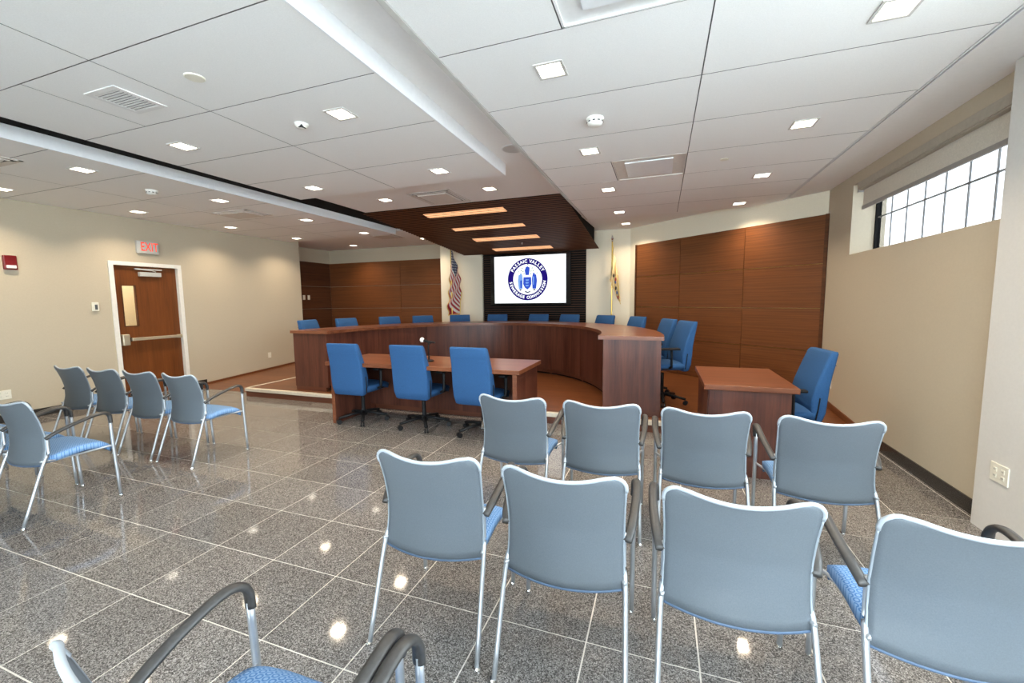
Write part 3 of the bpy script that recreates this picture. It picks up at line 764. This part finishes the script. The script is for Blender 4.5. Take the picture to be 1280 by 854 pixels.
# ================================================================ FLAGS
def flag_stand(name, label, x, y, ztop, cloth):
    f = thing(name, label, 'flag', (x, y, DZ))
    obj('base', lathe(B(), [(.16, 0), (.16, .02), (.06, .045), (.03, .09)], n=20), 'gold', f, True)
    h = ztop-DZ
    obj('pole', cyl(B(), (0, 0), .014, .05, h-.14, 10), 'gold', f)
    obj('finial', lathe(B(), [(.012, h-.14), (.022, h-.125), (.012, h-.11), (.03, h-.08), (.001, h)], n=10), 'chrome', f)
    cloth(f, h-.16); return f
def cloth_us(f, top):
    nu, nv = 40, 26; bm = B(); uvl = bm.loops.layers.uv.new('UVMap'); G = []
    for i in range(nu+1):
        u = i/nu; row = []
        for j in range(nv+1):
            v = j/nv
            zf = .36*v+.64*u; u0_, u1_ = max(0, (zf-.36)/.64), min(1, zf/.64); fr = (u-u0_)/max(.02, u1_-u0_)
            lf = .008-.115*zf**1.5; rt = .03+.22*math.sin(min(1, zf*1.25)*PI*.72)
            x = lf+(rt-lf)*fr+.010*math.sin(u*PI*6+v*2)
            yy = -.025+.05*math.cos(u*PI*6+v*1.3)*(.35+.65*u)
            zz = top-.02-1.50*zf
            row.append(bm.verts.new((x, yy, zz)))
        G.append(row)
    for i in range(nu):
        for j in range(nv):
            fc = bm.faces.new((G[i][j], G[i+1][j], G[i+1][j+1], G[i][j+1]))
            for lp, (a, b) in zip(fc.loops, ((i, j), (i+1, j), (i+1, j+1), (i, j+1))): lp[uvl].uv = (a/nu, b/nv)
    edge = [G[nu][j].co.copy() for j in range(nv+1)]+[G[i][nv].co.copy() for i in range(nu, -1, -1)]
    o = obj('cloth', bm, 'stripe_cloth', f, True); md = o.modifiers.new('thickness', 'SOLIDIFY'); md.thickness = .003
    obj('gold_fringe', tube(B(), edge[::2], .011, 5), 'fringe', f)
def cloth_buff(f, top):
    def P(u, v):
        return Vector((.01+u*(.10+.05*v)*1.1-.05*v*(1-u)+.012*math.sin(u*PI*5), -.02+.045*math.cos(u*PI*5+v), top-.03-.70*v-.62*u*(1-.2*v)))
    obj('cloth', shell(B(), P, lambda u, v: P(u, v)+Vector((0, .003, 0)), 30, 20), 'buff_cloth', f, True)
    for u0, v0, mt in ((.35, .62, 'patch_dark'), (.5, .7, 'patch_blue'), (.62, .8, 'patch_dark'), (.72, .86, 'patch_blue'), (.80, .95, 'patch_red'), (.55, .58, 'patch_red')):
        c = P(u0, v0); obj('emblem_piece', lathe(transform_id(B()), [(.004, -.04), (.017, -.015), (.018, .015), (.005, .04)], n=8), mt, f).location = (c.x, c.y-.03, c.z)
    obj('gold_fringe', tube(B(), [P(1, v/10) for v in range(11)]+[P(1-u/10, 1) for u in range(1, 11)], .010, 5), 'fringe', f)
def transform_id(b): return b
flag_stand('flag_stand', 'red, white and blue striped flag on a pole left of the screen', -4.60, 8.72, 2.86, cloth_us)
flag_stand('flag_stand', 'buff yellow flag hanging limp on a pole right of the screen', -.955, 8.72, 2.80, cloth_buff)

# ================================================================ CURVED DAIS DESK
dk = thing('curved_desk', 'curved dark wood council desk on the dais', 'desk', (0, 0, 0))
EC = (-2.72, 5.06)
def ell(t, a, b): return (EC[0]+a*math.cos(t), EC[1]+b*math.sin(t))
AI, BI, AO, BO = 2.06, 2.56, 2.73, 3.22
ZT0, ZT1 = 1.03, 1.075
def arc_slab(bm, a0, b0, a1, b1, t0, t1, z0, z1, n):
    loop = [ell(t0+(t1-t0)*i/n, a0, b0) for i in range(n+1)]; lo2 = [ell(t0+(t1-t0)*i/n, a1, b1) for i in range(n+1)]
    V = [[bm.verts.new((p[0], p[1], z)) for p in (loop[i], lo2[i]) for z in (z0, z1)] for i in range(n+1)]
    for a, b in zip(V, V[1:]):
        for i, j in ((0, 1), (1, 3), (3, 2), (2, 0)): bm.faces.new((a[i], a[j], b[j], b[i]))
    bm.faces.new((V[0][0], V[0][1], V[0][3], V[0][2])); bm.faces.new((V[-1][0], V[-1][1], V[-1][3], V[-1][2])); return bm
# top runs past the end panels
bm = arc_slab(B(), AI-.035, BI-.035, AO+.03, BO+.03, 0, PI, ZT0, ZT1, 72)
bx(bm, EC[0]+AI-.035, EC[0]+AO+.03, 5.0-.03, EC[1], ZT0, ZT1); bx(bm, EC[0]-AO-.03, EC[0]-AI+.035, 5.0-.03, EC[1], ZT0, ZT1)
obj('desk_top', bm, 'desk_top_wood', dk)
nseg = 8
for k in range(nseg):
    t0, t1 = PI*k/nseg+.0012, PI*(k+1)/nseg-.0012
    obj('front_panel', arc_slab(B(), AI+.02, BI+.02, AI+.045, BI+.045, t0, t1, DZ+.09, ZT0, 10), 'desk_wood', dk)
obj('toe_kick', arc_slab(B(), AI+.07, BI+.07, AI+.10, BI+.10, .02, PI-.02, DZ, DZ+.09, 60), 'plenum_black', dk)
obj('toe_strip', arc_slab(B(), AI+.05, BI+.05, AI+.07, BI+.07, .02, PI-.02, DZ+.03, DZ+.09, 60), 'riser_wood', dk)
for s in (-1, 1):
    xa, xb = sorted((EC[0]+s*(AI+.02), EC[0]+s*AO))
    e = boxo('end_panel', 'desk_wood', dk, xa, xb, 5.0, 5.03, DZ+.065, ZT0)
    boxo('plinth', 'riser_wood', e, xa+(.05 if s > 0 else .0), xb-(.0 if s > 0 else .05), 5.01, 5.03, DZ, DZ+.065)
    boxo('side_panel', 'desk_wood', dk, *( (xa, xa+.025) if s > 0 else (xb-.025, xb)), 5.03, EC[1]+.02, DZ+.09, ZT0)
for k in range(1, nseg):
    t = PI*k/nseg; p, q = ell(t, AI+.05, BI+.05), ell(t, AI+.45, BI+.45); d = Vector((q[0]-p[0], q[1]-p[1], 0)); ang = math.atan2(d.y, d.x)
    o = boxo('support', 'desk_wood', dk, 0, d.length, -.012, .012, 0, ZT0-DZ); o.location = (p[0], p[1], DZ); o.rotation_euler = (0, 0, ang)

# ================================================================ WITNESS TABLE + MICROPHONE, SIDE TABLE
wt = thing('witness_table', 'long dark wood table in front of the dais with three blue chairs', 'table', (-2.615, 4.40, 0))
obj('table_top', bx(B(), -1.26, 1.26, -.405, .42, .735, .78, bev=.004), 'desk_top_wood', wt)
for s in (-1, 1):
    x0, x1 = sorted((s*1.215, s*1.17)); e = boxo('end_panel', 'desk_wood', wt, x0, x1, -.36, .40, 0, .735)
    boxo('edge_band', 'desk_top_wood', e, x0-.001, x1+.001, -.364, -.36, 0, .735)
boxo('modesty_panel', 'desk_wood', wt, -1.17, 1.17, .30, .32, .10, .735)
mc = thing('desk_microphone', 'desk microphone with a white foam ball standing on the witness table', 'microphone', (-2.63, 4.36, .78))
obj('base', lathe(B(), [(.062, 0), (.062, .01), (.05, .018), (.015, .026)], n=20), 'black_plastic', mc, True)
obj('stem', cyl(B(), (0, 0), .009, .02, .225, 10), 'black_plastic', mc)
obj('clip', tube(B(), [(.02, 0, .21), (0, 0, .235), (-.04, 0, .250)], .016, 8), 'black_plastic', mc)
hd = obj('handle', tube(B(), [(.085, .01, .228), (.0, .0, .240), (-.06, -.005, .252)], [.010, .014, .017], 10), 'black_plastic', mc)
obj('foam_ball', lathe(B(), [(.004, -.03), (.02, -.024), (.030, 0), (.022, .022), (.005, .031)], n=12), 'foam_white', mc, True).location = (-.082, -.006, .258)
st = thing('side_table', 'square dark wood table standing right of the curved desk', 'table', (.70, 4.30, 0))
obj('table_top', bx(B(), -.345, .345, -.51, .52, .735, .78, bev=.004), 'desk_top_wood', st)
boxo('front_panel', 'desk_wood', st, -.30, .30, -.47, -.445, .0, .735)
boxo('end_panel', 'desk_wood', st, -.31, -.285, -.445, .47, 0, .735)
boxo('rear_panel', 'desk_wood', st, -.285, .30, .445, .47, 0, .735)

# ================================================================ GREY MESH ARMCHAIRS
def back_y(z):
    pts = [(.40, -.150), (.50, -.130), (.60, -.128), (.70, -.148), (.78, -.172), (.87, -.208)]
    for (a, ya), (b, yb) in zip(pts, pts[1:]):
        if z <= b: return ya+(yb-ya)*(z-a)/(b-a)
    return pts[-1][1]
def back_pt(u, v, off=0):
    s = u*2-1; ztop = .824+.034*abs(s)**2.0-.010*max(0, abs(s)-.8)/.2; z0 = .392-.012*(1-s*s)
    v = 1-(1-v)**1.7
    z = z0+(ztop-z0)*v
    hw = .236+.006*v-.008*math.sin(v*PI)
    r = .045
    if z > ztop-r: t = (z-(ztop-r))/r; hw -= r*(1-math.sqrt(max(0, 1-t*t)))
    return Vector((s*hw, back_y(z)-.045*(1-s*s)+.012+off, z))
def make_guest():
    c = thing('guest_chair', '', 'chair', (0, 0, 0))
    obj('backrest', shell(B(), lambda u, v: back_pt(u, v), lambda u, v: back_pt(u, v, .007), 22, 22), 'mesh_fabric', c, True)
    edge = [back_pt(0, v/20, .003) for v in range(14, 20)]+[back_pt(u/24, 1, .002) for u in range(25)]+[back_pt(1, v/20, .003) for v in range(19, 13, -1)]
    obj('top_rail', tube(B(), edge, .0078, 7), 'rail_silver', c, True)
    for q in (0, 1): obj('side_rail', tube(B(), [back_pt(q, v/20, .003) for v in range(0, 15)], .005, 6), 'rail_dark', c, True)
    obj('bottom_rail', tube(B(), [back_pt(u/16, 0, .003) for u in range(17)], .006, 6), 'frame_blue', c, True)
    def seat(u, v, d):
        s = u*2-1; t = v; rx = .228-.02*abs(2*t-1)**6
        y = -.125+.385*t; x = s*rx
        z = .452+.022*math.sin(t*PI*.9)**2-.006*(1-s*s)*(1-t)-.045*max(0, (t-.78)/.22)**2-.012*abs(s)**5
        return Vector((x, y-(.0 if d == 0 else .012*max(0, (t-.85)/.15)), z-d))
    st_ = obj('seat', shell(B(), lambda u, v: seat(u, v, 0), lambda u, v: seat(u, v, .042), 18, 18), 'ring_fabric', c, True)
    boxo('seat_pan', 'seat_pan', c, -.19, .19, -.15, .20, .395, .415, bev=.006)
    for s in (-1, 1):
        obj('leg', tube(B(), [(s*.250, -.275, .008), (s*.240, -.145, .39), (s*.231, -.108, .47), (s*.229, -.102, .60)], .0105, 8, k=4), 'silver', c, True)
        lg = obj('leg', tube(B(), [(s*.256, .262, .008), (s*.258, .246, .40), (s*.260, .240, .615)], .0115, 8, k=3), 'silver', c, True)
        obj('armrest', tube(B(), [(s*.243, -.118, .575), (s*.258, -.06, .612), (s*.270, .05, .652), (s*.272, .15, .678), (s*.268, .208, .678), (s*.262, .238, .650), (s*.260, .242, .595)], .0125, 10, r2=.0185, k=4), 'arm_plastic', c, True)
        obj('seat_rail', tube(B(), [(s*.238, -.155, .425), (s*.215, -.05, .405), (s*.215, .15, .405), (s*.258, .246, .415)], .008, 6, k=3), 'silver', c, True)
        for y in (-.276, .263): obj('glide', lathe(B(), [(.013, 0), (.014, .006), (.011, .014)], c=(s*.254, y), n=10), 'chrome', c)
    return c
proto = make_guest(); used = False
def guest(x, y, rz, label, group):
    global used
    c = copy_tree(proto) if used else proto; used = True
    c.location = (x, y, 0); c.rotation_euler = (0, 0, math.radians(rz)); c['label'] = label; c['group'] = group; return c
GR, GL, GF = 'grey mesh armchairs in the right block', 'grey mesh armchairs in the left block', 'grey mesh armchairs at the bottom edge'
pos = ['leftmost', 'second from left', 'third from left', 'rightmost']
for k, (x, r) in enumerate(((-.945, 4), (-.350, 2), (.258, 1), (.872, 1))):
    guest(x, 1.675, r, f'grey mesh armchair in the near row of the right block, {pos[k]}', GR)
for k, (x, r) in enumerate(((-.947, -1), (-.353, 2), (.250, 2), (.866, 1))):
    guest(x, 2.80, r, f'grey mesh armchair in the row closest to the dais, right block, {pos[k]}', GR)
for k, (x, r) in enumerate(((-6.03, 1), (-5.435, 1), (-4.842, 0), (-4.25, -1))):
    guest(x, 2.755, r, f'grey mesh armchair in the row before the exit door, {pos[k]}', GL)
for k, (x, r) in enumerate(((-5.435, 0), (-4.842, 1), (-4.25, 0))):
    guest(x, 1.675, r, f'grey mesh armchair at the left edge, {("farthest left, barely visible", "middle one, half hidden", "nearest to the aisle")[k]}', GL)
guest(-.872, .585, 0, 'grey mesh armchair at the bottom left corner with its blue seat showing', GF)
guest(-.287, .587, 1, 'grey armchair of which only one dark arm shows at the bottom edge', GF)

# ================================================================ BLUE TASK CHAIRS
def make_task():
    c = thing('task_chair', '', 'chair', (0, 0, 0))
    hub = obj('base_hub', lathe(B(), [(.045, .075), (.05, .10), (.035, .14)], n=14), 'black_plastic', c, True)
    for k in range(5):
        t = 2*PI*k/5+.3; d = Vector((math.cos(t), math.sin(t), 0))
        obj('base_leg', tube(B(), [d*.03+Vector((0, 0, .115)), d*.17+Vector((0, 0, .10)), d*.30+Vector((0, 0, .075))], .017, 8, r2=.022), 'black_plastic', c, True)
        cs = B(); s = Vector((-d.y, d.x, 0))
        for q in (-1, 1):
            m = Matrix.Translation(d*.30+s*q*.014+Vector((0, 0, .03))) @ Matrix((tuple(d)+(0,), (0, 0, 1, 0), tuple(s)+(0,), (0, 0, 0, 1))).transposed()
            w = cyl(B(), (0, 0), .029, -.009, .009, 14); transform(w, m); me = bpy.data.meshes.new('t'); w.to_mesh(me); w.free(); cs.from_mesh(me); bpy.data.meshes.remove(me)
        obj('caster', cs, 'black_plastic', c)
    obj('gas_column', cyl(B(), (0, 0), .024, .12, .40, 12), 'black_plastic', c)
    up = []
    up.append(boxo('mechanism', 'black_plastic', c, -.10, .10, -.16, .12, .375, .42, bev=.012))
    def seat(u, v, d):
        s, t = u*2-1, v; y = -.22+.48*t; hw = .245-.03*abs(2*t-1)**4
        z = .475+.012*math.cos(s*PI*.5)-.03*max(0, (t-.75)/.25)**2-.015*abs(s)**6
        return Vector((s*hw, y, z-d))
    up.append(obj('seat', shell(B(), lambda u, v: seat(u, v, 0), lambda u, v: seat(u*.92+.04, v*.96+.02, .075), 16, 14), 'blue_fabric', c, True))
    prof = [(.365, -.225, .188, .020), (.38, -.232, .208, .032), (.46, -.238, .224, .045), (.58, -.240, .230, .050), (.70, -.258, .228, .043), (.80, -.282, .224, .037), (.90, -.309, .220, .032), (.985, -.332, .217, .026), (1.003, -.338, .208, .017)]
    up.append(obj('backrest', loft(B(), [rrect(0, y+hd*.25, hw, hd*1.3, min(.022, hd*.9), z, 3) for z, y, hw, hd in prof]), 'blue_fabric', c, True))
    sp = obj('back_bracket', loft(B(), [rrect(0, -.10, .06, .015, .008, .39), rrect(0, -.20, .06, .012, .008, .40), rrect(0, -.255, .05, .010, .008, .46)]), 'black_plastic', c)
    up.append(sp)
    up.append(obj('back_seam', tube(B(), [(-.218, -.338, .885), (0, -.338, .885), (.218, -.338, .885)], .003, 5), 'blue_fabric', c))
    for s in (-1, 1):
        up.append(obj('arm_post', tube(B(), [(s*.13, .0, .41), (s*.262, .0, .43), (s*.278, .0, .50), (s*.278, .005, .655)], .013, 8, r2=.020, k=4), 'black_plastic', c, True))
        up.append(boxo('arm_pad', 'black_plastic', c, s*.275-.04, s*.275+.04, -.10, .15, .655, .682, bev=.012))
        up.append(boxo('lever', 'black_plastic', c, s*.20, s*.25, .02, .10, .402, .418, bev=.006))
        up.append(obj('side_trim', tube(B(), [(s*.222, -.205, .40), (s*.231, -.215, .50), (s*.231, -.225, .60)], .006, 6), 'black_plastic', c))
    return c
tproto = make_task(); tused = False
UPPER = ('mechanism', 'seat', 'backrest', 'back_bracket', 'back_seam', 'arm_post', 'arm_pad', 'lever', 'side_trim')
tmpl = copy_tree(tproto)
def task(x, y, z, rot, lift, label, group):
    global tused
    c = copy_tree(tmpl)
    c.location = (x, y, z); c.rotation_euler = (0, 0, rot); c['label'] = label; c['group'] = group
    for ch in c.children:
        if ch.name.split('.')[0] in UPPER: ch.location.z += lift
    return c
GW, GD = 'blue office chairs at the witness table', 'blue office chairs behind the curved desk'
for x, y, r, lab in ((-3.545, 4.26, 1, 'left'), (-2.67, 4.28, 0, 'middle'), (-1.87, 4.24, -3, 'right')):
    task(x, y, 0, math.radians(r), .015, f'blue office chair at the witness table, {lab} of three', GW)
task(1.07, 4.46, 0, math.radians(97), .02, 'blue office chair facing the side table by the right wall', 'blue office chair at the side table')
ordn = ['leftmost', 'second from left', 'third from left', 'fourth from left', 'fifth from left, before the striped flag', 'sixth from left, under the screen edge', 'seventh from left, under the screen', 'eighth from left, under the screen corner', 'fourth from right, before the yellow flag', 'third from right', 'second from right', 'rightmost, its whole side showing']
dpos = [(-5.796, 5.649), (-5.617, 6.387), (-5.229, 7.19), (-4.79, 7.743), (-4.16, 8.244), (-3.399, 8.564), (-2.476, 8.639), (-1.772, 8.48), (-.998, 8.052), (-.383, 7.435), (.10, 6.56), (.315, 5.915)]
for k, (x, y) in enumerate(dpos):
    v = Vector((-2.72-x, 5.7-y, 0)).normalized()
    if k == 0: v = Vector((1, .1, 0)).normalized()
    if k >= 10: v = Vector((-1, -.42, 0)).normalized()
    # the measured point is the top of the backrest, .33 behind the chair centre
    task(x+v.x*.31, y+v.y*.31, DZ, math.atan2(-v.x, v.y), .075, f'blue office chair behind the curved desk, {ordn[k]}', GD)
for r in (tmpl, tproto):
    for ch in list(r.children): bpy.data.objects.remove(ch)
    bpy.data.objects.remove(r)
